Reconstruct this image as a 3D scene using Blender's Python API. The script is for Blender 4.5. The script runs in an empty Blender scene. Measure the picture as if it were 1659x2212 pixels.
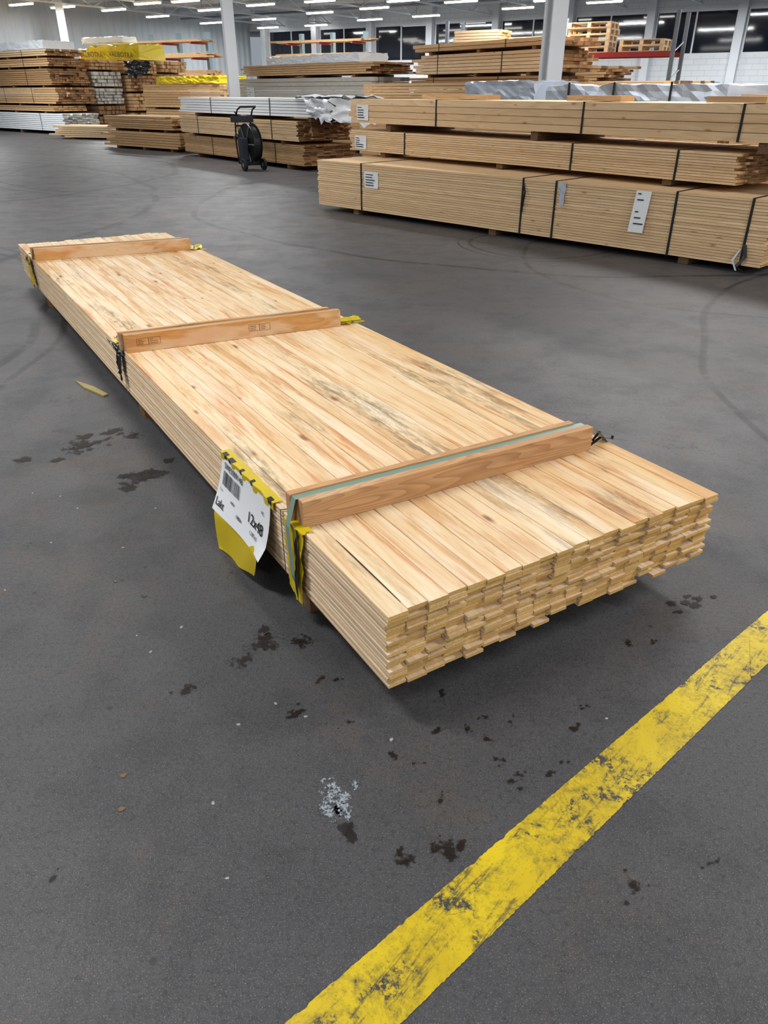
import bpy, math, random
from mathutils import Vector, noise
random.seed(7)
C = bpy.context.scene.collection
F=1600.0; PITCH=math.radians(29.6); CP,SP=math.cos(PITCH),math.sin(PITCH); H=1.27
def P(u,v,z=0.0):
    dx=(u-829)/F; dy=(1106-v)/F
    t=(z-H)/(-SP+dy*CP)
    return Vector((dx*t,(CP+dy*SP)*t,z))
def PX(u,Y,z=0.5):
    return (u-829)/F*(Y*CP-(z-H)*SP)
def rgb(r,g,b):
    f=lambda c:(c/255/12.92) if c/255<=0.04045 else ((c/255+0.055)/1.055)**2.4
    return (f(r),f(g),f(b),1)

# ---------------------------------------------------------------- node helpers
class NT:
    def __init__(s,name):
        s.m=bpy.data.materials.new(name); s.m.use_nodes=True
        s.t=s.m.node_tree; s.b=s.t.nodes['Principled BSDF']
    def n(s,typ,**kw):
        nd=s.t.nodes.new(typ)
        for k,v in kw.items(): setattr(nd,k,v)
        return nd
    def l(s,a,b): s.t.links.new(a,b)
    def math(s,op,a,b=None,clamp=False):
        nd=s.n('ShaderNodeMath',operation=op); nd.use_clamp=clamp
        for i,x in enumerate((a,b)):
            if x is None: continue
            if isinstance(x,(int,float)): nd.inputs[i].default_value=x
            else: s.l(x,nd.inputs[i])
        return nd.outputs[0]
    def mix(s,f,a,b,mode='MIX'):
        nd=s.n('ShaderNodeMix',data_type='RGBA',blend_type=mode)
        for i,x in ((0,f),(6,a),(7,b)):
            if isinstance(x,(int,float)): nd.inputs[i].default_value=x
            elif isinstance(x,tuple): nd.inputs[i].default_value=x
            else: s.l(x,nd.inputs[i])
        return nd.outputs[2]
    def noise(s,vec,scale=1,detail=3,rough=.55,dist=0):
        nd=s.n('ShaderNodeTexNoise'); nd.inputs['Scale'].default_value=scale
        nd.inputs['Detail'].default_value=detail; nd.inputs['Roughness'].default_value=rough
        nd.inputs['Distortion'].default_value=dist
        if vec is not None: s.l(vec,nd.inputs['Vector'])
        return nd.outputs[0]
    def scale(s,vec,sc):
        nd=s.n('ShaderNodeVectorMath',operation='MULTIPLY'); s.l(vec,nd.inputs[0]); nd.inputs[1].default_value=sc
        return nd.outputs[0]
    def ramp(s,f,lo,hi):
        nd=s.n('ShaderNodeMapRange'); nd.clamp=True; nd.interpolation_type='SMOOTHSTEP'
        s.l(f,nd.inputs[0]); nd.inputs[1].default_value=lo; nd.inputs[2].default_value=hi
        return nd.outputs[0]
    def bump(s,h,strength=.3,dist=.002):
        nd=s.n('ShaderNodeBump'); nd.inputs['Strength'].default_value=strength; nd.inputs['Distance'].default_value=dist
        s.l(h,nd.inputs['Height']); s.l(nd.outputs[0],s.b.inputs['Normal'])
    def obj(s): return s.n('ShaderNodeTexCoord').outputs['Object']
    def geo(s): return s.n('ShaderNodeNewGeometry').outputs['Position']
    def base(s,c):
        if isinstance(c,tuple): s.b.inputs['Base Color'].default_value=c
        else: s.l(c,s.b.inputs['Base Color'])
    def rough(s,r):
        if isinstance(r,(int,float)): s.b.inputs['Roughness'].default_value=r
        else: s.l(r,s.b.inputs['Roughness'])

def plain(name,col,rough=.6,metal=0,var=.12,scale=8,emis=0):
    k=NT(name)
    if var>0:
        c=k.obj(); n=k.noise(c,scale,3)
        d=tuple(x*(1-var*2) for x in col[:3])+(1,)
        k.base(k.mix(n,d,col))
    else: k.base(col)
    k.rough(rough); k.b.inputs['Metallic'].default_value=metal
    if emis:
        k.b.inputs['Emission Color'].default_value=col; k.b.inputs['Emission Strength'].default_value=emis
    return k.m

def wood(name,light,dark,ring=.35,stain=0,knots=.9,vary=.25,ringf=12,axis='x',honey=0):
    k=NT(name); co=k.obj(); raw=co
    if axis=='y':
        sy=k.n('ShaderNodeSeparateXYZ'); k.l(co,sy.inputs[0]); cy=k.n('ShaderNodeCombineXYZ')
        k.l(sy.outputs[1],cy.inputs[0]); k.l(sy.outputs[0],cy.inputs[1]); k.l(sy.outputs[2],cy.inputs[2]); co=cy.outputs[0]
    at=k.n('ShaderNodeAttribute',attribute_name='rnd').outputs['Fac']
    cmb=k.n('ShaderNodeCombineXYZ')
    k.l(k.math('MULTIPLY',at,37.0),cmb.inputs[0]); k.l(k.math('MULTIPLY',at,13.7),cmb.inputs[1]); k.l(k.math('MULTIPLY',at,5.1),cmb.inputs[2])
    ad=k.n('ShaderNodeVectorMath',operation='ADD'); k.l(co,ad.inputs[0]); k.l(cmb.outputs[0],ad.inputs[1]); v=ad.outputs[0]
    n1=k.noise(k.scale(v,(.7,11,11)),1,1,.4)
    fr=k.math('FRACT',k.math('MULTIPLY',n1,float(ringf)))
    rg=k.math('MULTIPLY',k.ramp(fr,0.25,1.0),ring)
    fine=k.noise(k.scale(v,(4,160,160)),1,3,.6)
    col=k.mix(rg,light,dark)
    col=k.mix(k.math('MULTIPLY',k.ramp(fine,.45,.75),.3),col,dark)
    wn=k.n('ShaderNodeTexWhiteNoise',noise_dimensions='1D'); k.l(k.math('MULTIPLY',at,997.0),wn.inputs['W'])
    col=k.mix(k.math('MULTIPLY',wn.outputs[0],vary),col,dark)
    if honey:
        sh=k.n('ShaderNodeSeparateXYZ'); k.l(raw,sh.inputs[0])
        hf=k.math('MULTIPLY',k.ramp(k.math('MULTIPLY',sh.outputs[1],-1.0),.45,1.05),honey)
        col=k.mix(hf,col,rgb(216,176,108))
    if stain:
        zone=k.noise(k.scale(co,(.7,2.4,1)),1,4,.6)
        st=k.noise(k.scale(v,(1.2,12,8)),1,5,.72,.5)
        st2=k.noise(k.scale(v,(1.8,24,9)),1,5,.7,.5)
        m0=k.ramp(zone,.42,.60)
        col=k.mix(k.math('MULTIPLY',m0,.30*stain),col,rgb(214,166,102))
        m1=k.math('MULTIPLY',k.ramp(zone,.38,.55),k.ramp(st,.47,.62))
        col=k.mix(k.math('MULTIPLY',m1,.58*stain),col,rgb(200,142,78))
        m3=k.math('MULTIPLY',k.ramp(zone,.44,.56),k.ramp(st2,.52,.66))
        col=k.mix(k.math('MULTIPLY',m3,.62*stain),col,rgb(206,122,54))
        sp=k.n('ShaderNodeVectorMath',operation='ADD'); k.l(co,sp.inputs[0]); sp.inputs[1].default_value=(9.3,4.1,0)
        g1=k.noise(k.scale(sp.outputs[0],(.9,6,5)),1.1,5,.65)
        g2=k.noise(k.scale(co,(10,50,60)),1,5,.75)
        gm=k.math('MULTIPLY',k.ramp(g1,.53,.66),k.ramp(g2,.38,.60))
        col=k.mix(k.math('MULTIPLY',gm,.66*stain),col,rgb(112,96,72))
        wh=k.noise(k.scale(v,(1.6,14,9)),.8,3,.6)
        col=k.mix(k.math('MULTIPLY',k.ramp(wh,.50,.62),.4*stain),col,rgb(248,236,212))
    if knots:
        sep=k.n('ShaderNodeSeparateXYZ'); k.l(v,sep.inputs[0])
        c2=k.n('ShaderNodeCombineXYZ'); k.l(k.math('MULTIPLY',sep.outputs[0],4.0),c2.inputs[0])
        k.l(k.math('MULTIPLY',k.math('ADD',sep.outputs[1],sep.outputs[2]),12.0),c2.inputs[1])
        vo=k.n('ShaderNodeTexVoronoi',voronoi_dimensions='2D'); vo.inputs['Scale'].default_value=1; k.l(c2.outputs[0],vo.inputs['Vector'])
        sc=k.n('ShaderNodeSeparateColor'); k.l(vo.outputs['Color'],sc.inputs[0])
        pick=k.math('GREATER_THAN',sc.outputs[0],.70)
        size=k.math('MULTIPLY',k.math('MULTIPLY',sc.outputs[1],sc.outputs[1]),.12)
        inside=k.math('SUBTRACT',k.math('ADD',size,.03),vo.outputs['Distance'])
        kn=k.math('MULTIPLY',k.ramp(inside,-.05,.03),pick)
        core=k.math('MULTIPLY',k.ramp(inside,.0,.09),pick)
        col=k.mix(k.math('MULTIPLY',kn,knots*.45),col,rgb(186,128,74))
        col=k.mix(k.math('MULTIPLY',core,knots*.7),col,rgb(104,66,42))
    k.base(col); k.rough(.62)
    k.b.inputs['Specular IOR Level'].default_value=.3
    k.bump(fine,.25,.001)
    return k.m
def endgrain(name,light,dark,amt=.6,honey=0):
    k=NT(name); co=k.obj()
    at=k.n('ShaderNodeAttribute',attribute_name='rnd').outputs['Fac']
    n=k.noise(k.scale(co,(40,160,420)),1,4,.7)
    wn=k.n('ShaderNodeTexWhiteNoise',noise_dimensions='1D'); k.l(k.math('MULTIPLY',at,613.0),wn.inputs['W'])
    c=k.mix(k.math('MULTIPLY',k.ramp(n,.35,.7),.6),light,dark)
    c=k.mix(k.math('MULTIPLY',wn.outputs[0],amt),c,dark)
    if honey:
        sh=k.n('ShaderNodeSeparateXYZ'); k.l(co,sh.inputs[0])
        c=k.mix(k.math('MULTIPLY',k.ramp(k.math('MULTIPLY',sh.outputs[1],-1.0),.1,1.0),honey),c,rgb(200,148,66))
    k.base(c); k.rough(.8); k.bump(n,.5,.002)
    return k.m

M={}
M['pine']=wood('pine_top',rgb(250,232,198),rgb(216,180,130),.28,stain=1,knots=.95,vary=.32,honey=.4)
M['pine_end']=endgrain('pine_end',rgb(248,212,136),rgb(184,134,66),.75,honey=.45)
M['paleside']=wood('pine_side',rgb(240,218,186),rgb(190,154,114),.28,knots=.4,vary=.5)
M['pale']=wood('pine_pale',rgb(240,212,170),rgb(190,150,106),.3,knots=.7,vary=.5)
M['tan']=wood('pine_tan',rgb(228,190,142),rgb(160,118,76),.35,knots=.4,vary=.65)
M['brown']=wood('pine_brown',rgb(192,152,108),rgb(120,88,58),.3,knots=.2,vary=.65)
M['greyw']=wood('greyed_board',rgb(206,203,194),rgb(152,146,134),.3,knots=0)
M['whitew']=wood('painted_board',rgb(242,246,248),rgb(204,210,212),.12,knots=0,vary=.15)
M['tan_end']=endgrain('tan_end',rgb(218,176,122),rgb(138,98,60),.8)
M['brown_end']=endgrain('brown_end',rgb(184,138,90),rgb(96,66,42),.8)
M['grey_end']=endgrain('grey_end',rgb(220,215,205),rgb(140,132,120),.8)
M['batten_a']=wood('batten_reddish',rgb(208,164,120),rgb(138,92,60),.5,stain=.35,knots=.5,vary=.1,ringf=52,axis='y')
M['batten_b']=wood('batten_orange',rgb(214,164,102),rgb(156,104,58),.4,stain=.8,knots=.6,vary=.1,ringf=18,axis='y')
M['shaded_wood']=wood('shade_dark_bearer',rgb(126,98,70),rgb(64,46,32),.5,knots=.3,axis='y')  # shade under the packs is put into the dark bearer colour
M['yellow_film']=plain('yellow_film',rgb(222,196,24),.3,0,.14,14)
M['black_film']=plain('black_film',rgb(22,22,24),.3,0,.3,20)
M['grey_film']=plain('grey_film',rgb(192,203,218),.28,0,.16,5)
M['white_film']=plain('white_film',rgb(234,239,243),.3,0,.08,6)
M['paper']=plain('label_paper',rgb(234,238,242),.55,0,.02,10)
M['ink']=plain('print_ink',rgb(18,18,22),.5,0,0)
M['seam']=plain('crack_dark',rgb(70,48,30),.9,0,0)
M['stamp']=plain('stamp_ink',rgb(120,76,46),.7,0,0)
M['green_strap']=plain('green_strap',rgb(132,160,146),.4)
M['black_strap']=plain('black_strap',rgb(26,36,32),.35)
M['grey_strap']=plain('grey_strap',rgb(120,124,126),.35,.4)
M['column']=plain('column_paint',rgb(216,220,224),.45,0,.05,2)
M['steelgrey']=plain('steel_grey',rgb(130,136,144),.45,.3)
M['darksteel']=plain('dark_steel',rgb(34,38,46),.4,.4)
M['rubber']=plain('rubber',rgb(18,18,20),.7)
M['red']=plain('red_paint',rgb(170,40,34),.45)
M['teal']=plain('teal_paint',rgb(150,182,194),.5)
M['bluebox']=plain('dark_blue_plastic',rgb(32,38,52),.45)
M['tube']=plain('tube_light',(1,.98,.94,1),.5,0,0,1,emis=10)
M['housing']=plain('light_housing',rgb(225,228,230),.4,0,.05)
M['ceil']=plain('ceiling_paint',rgb(186,191,196),.8,0,.1,.6)
M['truss']=plain('truss_paint',rgb(215,220,224),.6,0,.06,2)
M['chip']=plain('white_chip',rgb(170,172,170),.5)
M['woodchip']=plain('wood_chip',rgb(130,98,68),.7)
M['splinter']=plain('splinter',rgb(176,158,90),.6)
M['exit']=plain('exit_green',rgb(10,150,110),.4,0,0,1,emis=1.2)
M['exitw']=plain('exit_white',rgb(235,245,240),.4,0,0,1,emis=1.2)
def stainmat(name,c1,c2,rough,amt,nscale=60,lo=.3,hi=.52):
    k=NT(name); g=k.geo(); at=k.n('ShaderNodeAttribute',attribute_name='rnd').outputs['Fac']
    n=k.noise(g,nscale,5,.75); n2=k.noise(g,nscale*.3,3,.6)
    s=k.math('ADD',k.math('MULTIPLY',at,.62),k.math('MULTIPLY',k.math('SUBTRACT',k.math('ADD',k.math('MULTIPLY',n,.6),k.math('MULTIPLY',n2,.4)),.5),3.2))
    s=k.math('ADD',s,.10)
    k.l(k.math('MULTIPLY',k.ramp(s,lo,hi),amt),k.b.inputs['Alpha'])
    k.base(k.mix(k.ramp(n,.4,.6),c1,c2)); k.rough(rough); k.b.inputs['Specular IOR Level'].default_value=.3; return k
M['wet']=stainmat('wet_dirt',rgb(28,23,21),rgb(44,35,31),.42,.82,75,.34,.58).m
M['wetsoft']=stainmat('wet_dirt_broad',rgb(30,25,23),rgb(44,36,32),.6,.9,26).m
M['damp']=stainmat('damp_patch',rgb(38,34,33),rgb(46,42,40),.65,.7,24).m
k=stainmat('spill',rgb(70,74,80),rgb(180,190,200),.1,.8,120); n=k.noise(k.geo(),150,3,.7); k.bump(n,1,.004); M['spill']=k.m
k=NT('window_glass'); k.base(rgb(16,22,34)); k.rough(.05); k.b.inputs['Specular IOR Level'].default_value=.8; M['glass']=k.m
k=NT('brick_white'); co=k.obj(); sw=k.n('ShaderNodeSeparateXYZ'); k.l(co,sw.inputs[0]); cb=k.n('ShaderNodeCombineXYZ'); k.l(sw.outputs[0],cb.inputs[0]); k.l(sw.outputs[2],cb.inputs[1])
br=k.n('ShaderNodeTexBrick'); k.l(cb.outputs[0],br.inputs['Vector']); br.inputs['Scale'].default_value=1.0
br.inputs['Brick Width'].default_value=.5; br.inputs['Row Height'].default_value=.2; br.inputs['Mortar Size'].default_value=.012
br.inputs['Color1'].default_value=rgb(214,218,221); br.inputs['Color2'].default_value=rgb(208,212,216); br.inputs['Mortar'].default_value=rgb(192,196,200)
k.l(br.outputs['Color'],k.b.inputs['Base Color']); k.rough(.6); M['brick']=k.m
M['wallw']=plain('wall_sheet',rgb(190,197,202),.6,0,.06,.7)
# floor
k=NT('floor_asphalt'); g=k.geo()
big=k.noise(g,.35,4,.6); mid=k.noise(g,3.1,6,.75); fine=k.noise(g,230,3,.8); fine2=k.noise(g,80,4,.8); spk=k.noise(g,430,1,.5)
col=k.mix(k.ramp(big,.3,.7),rgb(66,67,71),rgb(80,80,83))
col=k.mix(k.math('MULTIPLY',k.ramp(mid,.44,.64),.55),col,rgb(49,51,55))
brn=k.noise(g,1.4,6,.75)
col=k.mix(k.math('MULTIPLY',k.ramp(brn,.50,.62),.42),col,rgb(84,75,68))
col=k.mix(k.math('MULTIPLY',k.ramp(fine2,.49,.64),.55),col,rgb(38,39,42))
col=k.mix(k.math('MULTIPLY',k.ramp(fine,.53,.65),.42),col,rgb(110,107,104))
col=k.mix(k.math('MULTIPLY',k.ramp(spk,.63,.71),.6),col,rgb(152,149,145))
sp=k.n('ShaderNodeTexVoronoi'); sp.inputs['Scale'].default_value=11; k.l(g,sp.inputs['Vector'])
sp2=k.n('ShaderNodeSeparateColor'); k.l(sp.outputs['Color'],sp2.inputs[0])
dots=k.math('MULTIPLY',k.math('LESS_THAN',sp.outputs['Distance'],.08),k.math('GREATER_THAN',sp2.outputs[0],.7))
col=k.mix(k.math('MULTIPLY',dots,.55),col,rgb(34,33,33))
vc=k.n('ShaderNodeTexVoronoi',feature='DISTANCE_TO_EDGE'); vc.inputs['Scale'].default_value=.55
wv=k.n('ShaderNodeVectorMath',operation='ADD'); k.l(g,wv.inputs[0]); cbn=k.n('ShaderNodeCombineXYZ'); k.l(k.math('MULTIPLY',k.noise(g,2.5,5,.7),.9),cbn.inputs[0]); k.l(cbn.outputs[0],wv.inputs[1]); k.l(wv.outputs[0],vc.inputs['Vector'])
ck=k.math('MULTIPLY',k.math('SUBTRACT',1.0,k.ramp(vc.outputs['Distance'],.0008,.0035)),k.ramp(big,.46,.56))
col=k.mix(k.math('MULTIPLY',ck,.7),col,rgb(34,34,36))
sx=k.n('ShaderNodeSeparateXYZ'); k.l(g,sx.inputs[0])
wob=k.noise(g,.5,1)
brk=k.noise(g,1.6,5,.8)
for (cx,cy,r,w,st) in ((-6,4,4.2,.045,.85),(-6,4,4.36,.03,.7),(2.6,11,5.3,.05,.8),(-3,15,4.0,.06,.85),(-3,15,4.25,.06,.7),(-9,14,5.5,.09,.8),(6,3,4.6,.03,.7),(-1,5,7.5,.05,.7),(1.5,7.4,.9,.03,.8),(1.5,7.4,1.02,.02,.7),(-12,9,9.3,.08,.8),(3.2,6.5,2.2,.03,.6)):
    dxn=k.math('SUBTRACT',sx.outputs[0],cx); dyn=k.math('SUBTRACT',sx.outputs[1],cy)
    d=k.math('SQRT',k.math('ADD',k.math('MULTIPLY',dxn,dxn),k.math('MULTIPLY',dyn,dyn)))
    d=k.math('ABSOLUTE',k.math('SUBTRACT',k.math('ADD',d,k.math('MULTIPLY',wob,.5)),r))
    m_=k.math('MULTIPLY',k.math('SUBTRACT',1.0,k.ramp(d,w*.3,w)),k.ramp(brk,.38,.52))
    col=k.mix(k.math('MULTIPLY',m_,st),col,rgb(32,33,36))
k.base(col); k.rough(k.math('ADD',k.math('MULTIPLY',mid,.3),.36)); k.b.inputs['Specular IOR Level'].default_value=.42; k.bump(fine2,.6,.003); M['floor']=k.m
# yellow paint
k=NT('line_paint'); g=k.geo()
a_=k.noise(g,7,7,.8,.4); b_=k.noise(g,60,5,.8); c_=k.noise(g,200,3,.7)
rot=k.n('ShaderNodeVectorRotate',rotation_type='Z_AXIS'); k.l(g,rot.inputs['Vector']); rot.inputs['Angle'].default_value=math.radians(-48)
sc_=k.noise(k.scale(rot.outputs[0],(6,60,1)),1,5,.75,.3)
col=k.mix(k.ramp(k.noise(g,4,3),.3,.7),rgb(224,197,28),rgb(200,172,24))
grime=k.math('MULTIPLY',k.ramp(a_,.40,.57),k.ramp(b_,.35,.60))
col=k.mix(k.math('MULTIPLY',grime,.68),col,rgb(124,110,44))
scr=k.math('MULTIPLY',k.ramp(sc_,.54,.62),k.ramp(a_,.41,.53))
col=k.mix(k.math('MULTIPLY',scr,.8),col,rgb(88,82,54))
w2=k.math('MULTIPLY',k.ramp(a_,.53,.59),k.ramp(b_,.45,.53))
col=k.mix(w2,col,rgb(62,62,64))
pit=k.ramp(c_,.61,.68)
col=k.mix(k.math('MULTIPLY',pit,.7),col,rgb(96,88,46))
k.base(col); k.rough(.42); k.bump(b_,.3,.001); M['line']=k.m

# ---------------------------------------------------------------- mesh helpers
class MB:
    def __init__(s): s.v=[]; s.f=[]; s.mi=[]; s.r=[]
    def add(s,vs,fs,mi=0,r=None):
        o=len(s.v); r=random.random() if r is None else r
        s.v+= [tuple(p) for p in vs]; s.r+=(list(r) if isinstance(r,(list,tuple)) else [r]*len(vs))
        for i,f in enumerate(fs):
            s.f.append(tuple(o+a for a in f)); s.mi.append(mi[i] if isinstance(mi,(list,tuple)) else mi)
        return s
    def box(s,x0,x1,y0,y1,z0,z1,end=0,r=None,ch=0):
        if ch:
            sec=[(y0+ch,z0),(y1-ch,z0),(y1,z0+ch),(y1,z1-ch),(y1-ch,z1),(y0+ch,z1),(y0,z1-ch),(y0,z0+ch)]
            vs=[(x0,a,b) for a,b in sec]+[(x1,a,b) for a,b in sec]; n=8
            fs=[(i,(i+1)%n,n+(i+1)%n,n+i) for i in range(n)]+[tuple(range(n))[::-1],tuple(range(n,2*n))]
            return s.add(vs,fs,[0]*n+[end,end],r)
        vs=[(x0,y0,z0),(x1,y0,z0),(x1,y1,z0),(x0,y1,z0),(x0,y0,z1),(x1,y0,z1),(x1,y1,z1),(x0,y1,z1)]
        fs=[(0,3,2,1),(4,5,6,7),(0,1,5,4),(2,3,7,6),(1,2,6,5),(3,0,4,7)]
        return s.add(vs,fs,[0,0,0,0,end,end],r)
    def tube(s,pts,rad,n=8):
        pts=[Vector(p) for p in pts]; rings=[]
        for i,p in enumerate(pts):
            d=(pts[min(i+1,len(pts)-1)]-pts[max(i-1,0)]).normalized()
            up=Vector((0,0,1)) if abs(d.z)<.9 else Vector((1,0,0))
            a=d.cross(up).normalized(); b=d.cross(a)
            rings.append([p+a*rad*math.cos(2*math.pi*j/n)+b*rad*math.sin(2*math.pi*j/n) for j in range(n)])
        vs=[q for r in rings for q in r]; fs=[]
        for i in range(len(rings)-1):
            for j in range(n): fs.append((i*n+j,i*n+(j+1)%n,(i+1)*n+(j+1)%n,(i+1)*n+j))
        fs+= [tuple(range(n))[::-1],tuple(range((len(rings)-1)*n,len(rings)*n))]
        return s.add(vs,fs)
    def lathe(s,c,axis,prof,n=28):
        ax=Vector(axis).normalized(); up=Vector((0,0,1)) if abs(ax.z)<.9 else Vector((1,0,0))
        a=ax.cross(up).normalized(); b=ax.cross(a); c=Vector(c); vs=[]
        for (h,r) in prof:
            for j in range(n):
                t=2*math.pi*j/n; vs.append(c+ax*h+a*r*math.cos(t)+b*r*math.sin(t))
        fs=[]; m=len(prof)
        for i in range(m):
            i2=(i+1)%m
            for j in range(n): fs.append((i*n+j,i*n+(j+1)%n,i2*n+(j+1)%n,i2*n+j))
        return s.add(vs,fs)
    def grid(s,fn,nu,nv):
        vs=[fn(i/nu,j/nv) for j in range(nv+1) for i in range(nu+1)]
        fs=[(j*(nu+1)+i,j*(nu+1)+i+1,(j+1)*(nu+1)+i+1,(j+1)*(nu+1)+i) for j in range(nv) for i in range(nu)]
        return s.add(vs,fs)
    def build(s,name,mats,parent=None,smooth=False):
        me=bpy.data.meshes.new(name); me.from_pydata(s.v,[],s.f)
        if not isinstance(mats,(list,tuple)): mats=[mats]
        for m in mats: me.materials.append(m)
        me.polygons.foreach_set('material_index',[min(i,len(mats)-1) for i in s.mi])
        at=me.attributes.new('rnd','FLOAT','POINT'); at.data.foreach_set('value',s.r)
        if smooth: me.polygons.foreach_set('use_smooth',[True]*len(me.polygons))
        me.update()
        o=bpy.data.objects.new(name,me); C.objects.link(o)
        if parent: o.parent=parent
        return o
def tag(o,label=None,cat=None,group=None,kind=None):
    if label: o['label']=label
    if cat: o['category']=cat
    if group: o['group']=group
    if kind: o['kind']=kind
    return o
def empty(name,loc,rz=0,label=None,cat=None,group=None):
    o=bpy.data.objects.new(name,None); C.objects.link(o); o.location=loc; o.rotation_euler=(0,0,rz); o.empty_display_size=.1
    return tag(o,label,cat,group)
R=math.radians
def eL(a): return Vector((-math.sin(R(a)),math.cos(R(a)),0))
def eW(a): return Vector((math.cos(R(a)),math.sin(R(a)),0))

# ---------------------------------------------------------------- camera
cam=bpy.data.cameras.new('camera'); co=bpy.data.objects.new('camera',cam); C.objects.link(co)
cam.sensor_fit='VERTICAL'; cam.sensor_height=36; cam.lens=F/2212*36; cam.clip_start=.05; cam.clip_end=200
co.location=(0,0,H); co.rotation_euler=(math.pi/2-PITCH,0,0)
bpy.context.scene.camera=co

# ---------------------------------------------------------------- setting
fl=MB(); fl.add([(-45,-14,0),(45,-14,0),(45,65,0),(-45,65,0)],[(0,1,2,3)]); tag(fl.build('floor',M['floor']),kind='structure')
CZ=4.75
ce=MB(); ce.box(-45,45,-14,65,CZ,CZ+.1); tag(ce.build('ceiling',M['ceil']),kind='structure')
WA=57.2; Q=Vector((12.5,35,0)); WRZ=math.pi/2+R(WA)
def wallobj(mb,name,mat,kind='structure',parent=None):
    o=mb.build(name,mat,parent)
    if not parent: o.location=Q; o.rotation_euler=(0,0,WRZ); tag(o,kind=kind)
    return o
ZS,ZH=2.52,4.08
b=MB(); b.box(-16,23.7,-.3,0,0,ZS); b.box(-16,23.7,-.3,0,ZH,CZ)
wallobj(b,'wall_back',M['brick'])
sp_=[-12.0,-8.5,-5.0,-1.55,1.9,5.35,8.8,12.2,15.6,19.0,22.4]
for i,s_ in enumerate(sp_):
    b=MB(); b.box(s_-.16,s_+.16,0.002,.28,0,CZ-.01); wallobj(b,'trim_%d'%(i+1),M['column'])
for i in range(len(sp_)-1):
    a0,a1=sp_[i]+.17,sp_[i+1]-.17
    f=MB(); mid=(a0+a1)/2
    for (x0,x1,z0,z1) in ((a0,a1,ZS,ZS+.08),(a0,a1,ZH-.08,ZH),(a0,a0+.06,ZS+.08,ZH-.08),(a1-.06,a1,ZS+.08,ZH-.08)): f.box(x0,x1,-.12,-.02,z0,z1)
    fo=wallobj(f,'window_%d'%(i+1),M['column'])
    g_=MB(); g_.box(a0+.06,a1-.06,-.09,-.07,ZS+.08,ZH-.08); g_.build('pane',M['glass'],fo)
    g_=MB(); g_.box(mid-.03,mid+.03,-.065,-.02,ZS+.08,ZH-.08); g_.build('mullion',M['column'],fo)
b=MB(); N=400
b.grid(lambda u,v:(23.5+(.04 if int(u*N)%4<2 else 0),u*40,v*CZ),N,1)
wallobj(b,'wall_left',M['wallw'])
for i in range(13):
    s0=-12+i*3; b=MB()
    b.box(s0-.05,s0+.05,.1,30,4.64,4.72); b.box(s0-.04,s0+.04,.1,30,4.22,4.27)
    for j in range(15):
        y0=.2+j*2
        b.tube([(s0,y0,4.25),(s0,y0+1,4.66)],.022,5); b.tube([(s0,y0+1,4.66),(s0,y0+2,4.25)],.022,5)
    wallobj(b,'trim_%d'%(50+i),M['truss'])
for i in range(6):
    b=MB(); b.box(-14,23.4,2+i*3.1,2.12+i*3.1,4.5,4.62); wallobj(b,'trim_%d'%(30+i),M['truss'])
b=MB(); b.tube([(-10,5,4.3),(6,5,4.32),(23,5.5,4.3)],.05,6); wallobj(b,'trim_40',M['steelgrey'])

def column(u,Y,label,w=.3):
    x=PX(u,Y,1.5); o=empty('steel_column',(x,Y,0),R(20),label,'column','white steel columns in the hall')
    b=MB(); b.box(-w/2,w/2,-w/2,-w/2+.03,.03,CZ); b.box(-w/2,w/2,w/2-.03,w/2,.03,CZ); b.build('flange',M['column'],o)
    b=MB(); b.box(-.04,.04,-w/2+.03,w/2-.03,.03,CZ); b.build('web',M['column'],o)
    b=MB(); b.box(-w/2-.06,w/2+.06,-w/2-.06,w/2+.06,0,.03); b.build('base_plate',M['steelgrey'],o)
column(1188,14,'thick white steel column behind the right hand timber packs',.27)
column(503,20,'white steel column rising behind the white topped timber stack',.24)
column(157,35,'thin looking far white steel column above the yellow wrapped bundle at left',.30)

LP=[(45,10),(135,16),(318,8),(340,36),(455,50),(562,11),(570,42),(578,60),(690,28),(682,55),(808,18),(798,43),(995,4),(920,35),(1118,18),(1305,5),(215,48),(245,22),(90,40),(455,22),(400,3),(690,3),(870,2),(1190,1),(60,-8),(540,-14)]
for i,(u,v) in enumerate(LP):
    dy=(1106-v)/F; gz=(-SP+dy*CP)/(CP+dy*SP); Y=(4.15-H)/gz; x=PX(u,Y,4.15)
    side='left' if u<420 else ('middle' if u<900 else 'right')
    dist='near' if v<15 else ('mid-distance' if v<40 else 'far')
    o=empty('ceiling_light',(x,Y,4.15),WRZ,'bright tube light in the %s %s part of the white ceiling'%(dist,side),'ceiling light','tube lights under the ceiling, %s %s'%(dist,side))
    b=MB(); b.box(-.7,.7,-.09,.09,.03,.09); b.build('housing',M['housing'],o)
    b=MB(); b.box(-.66,.66,-.07,.07,-.02,.03); b.build('tube',M['tube'],o)
    b=MB(); b.tube([(-.5,0,.09),(-.5,0,CZ-4.15)],.008,5); b.tube([(.5,0,.09),(.5,0,CZ-4.15)],.008,5); b.build('hanger',M['steelgrey'],o)

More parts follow.
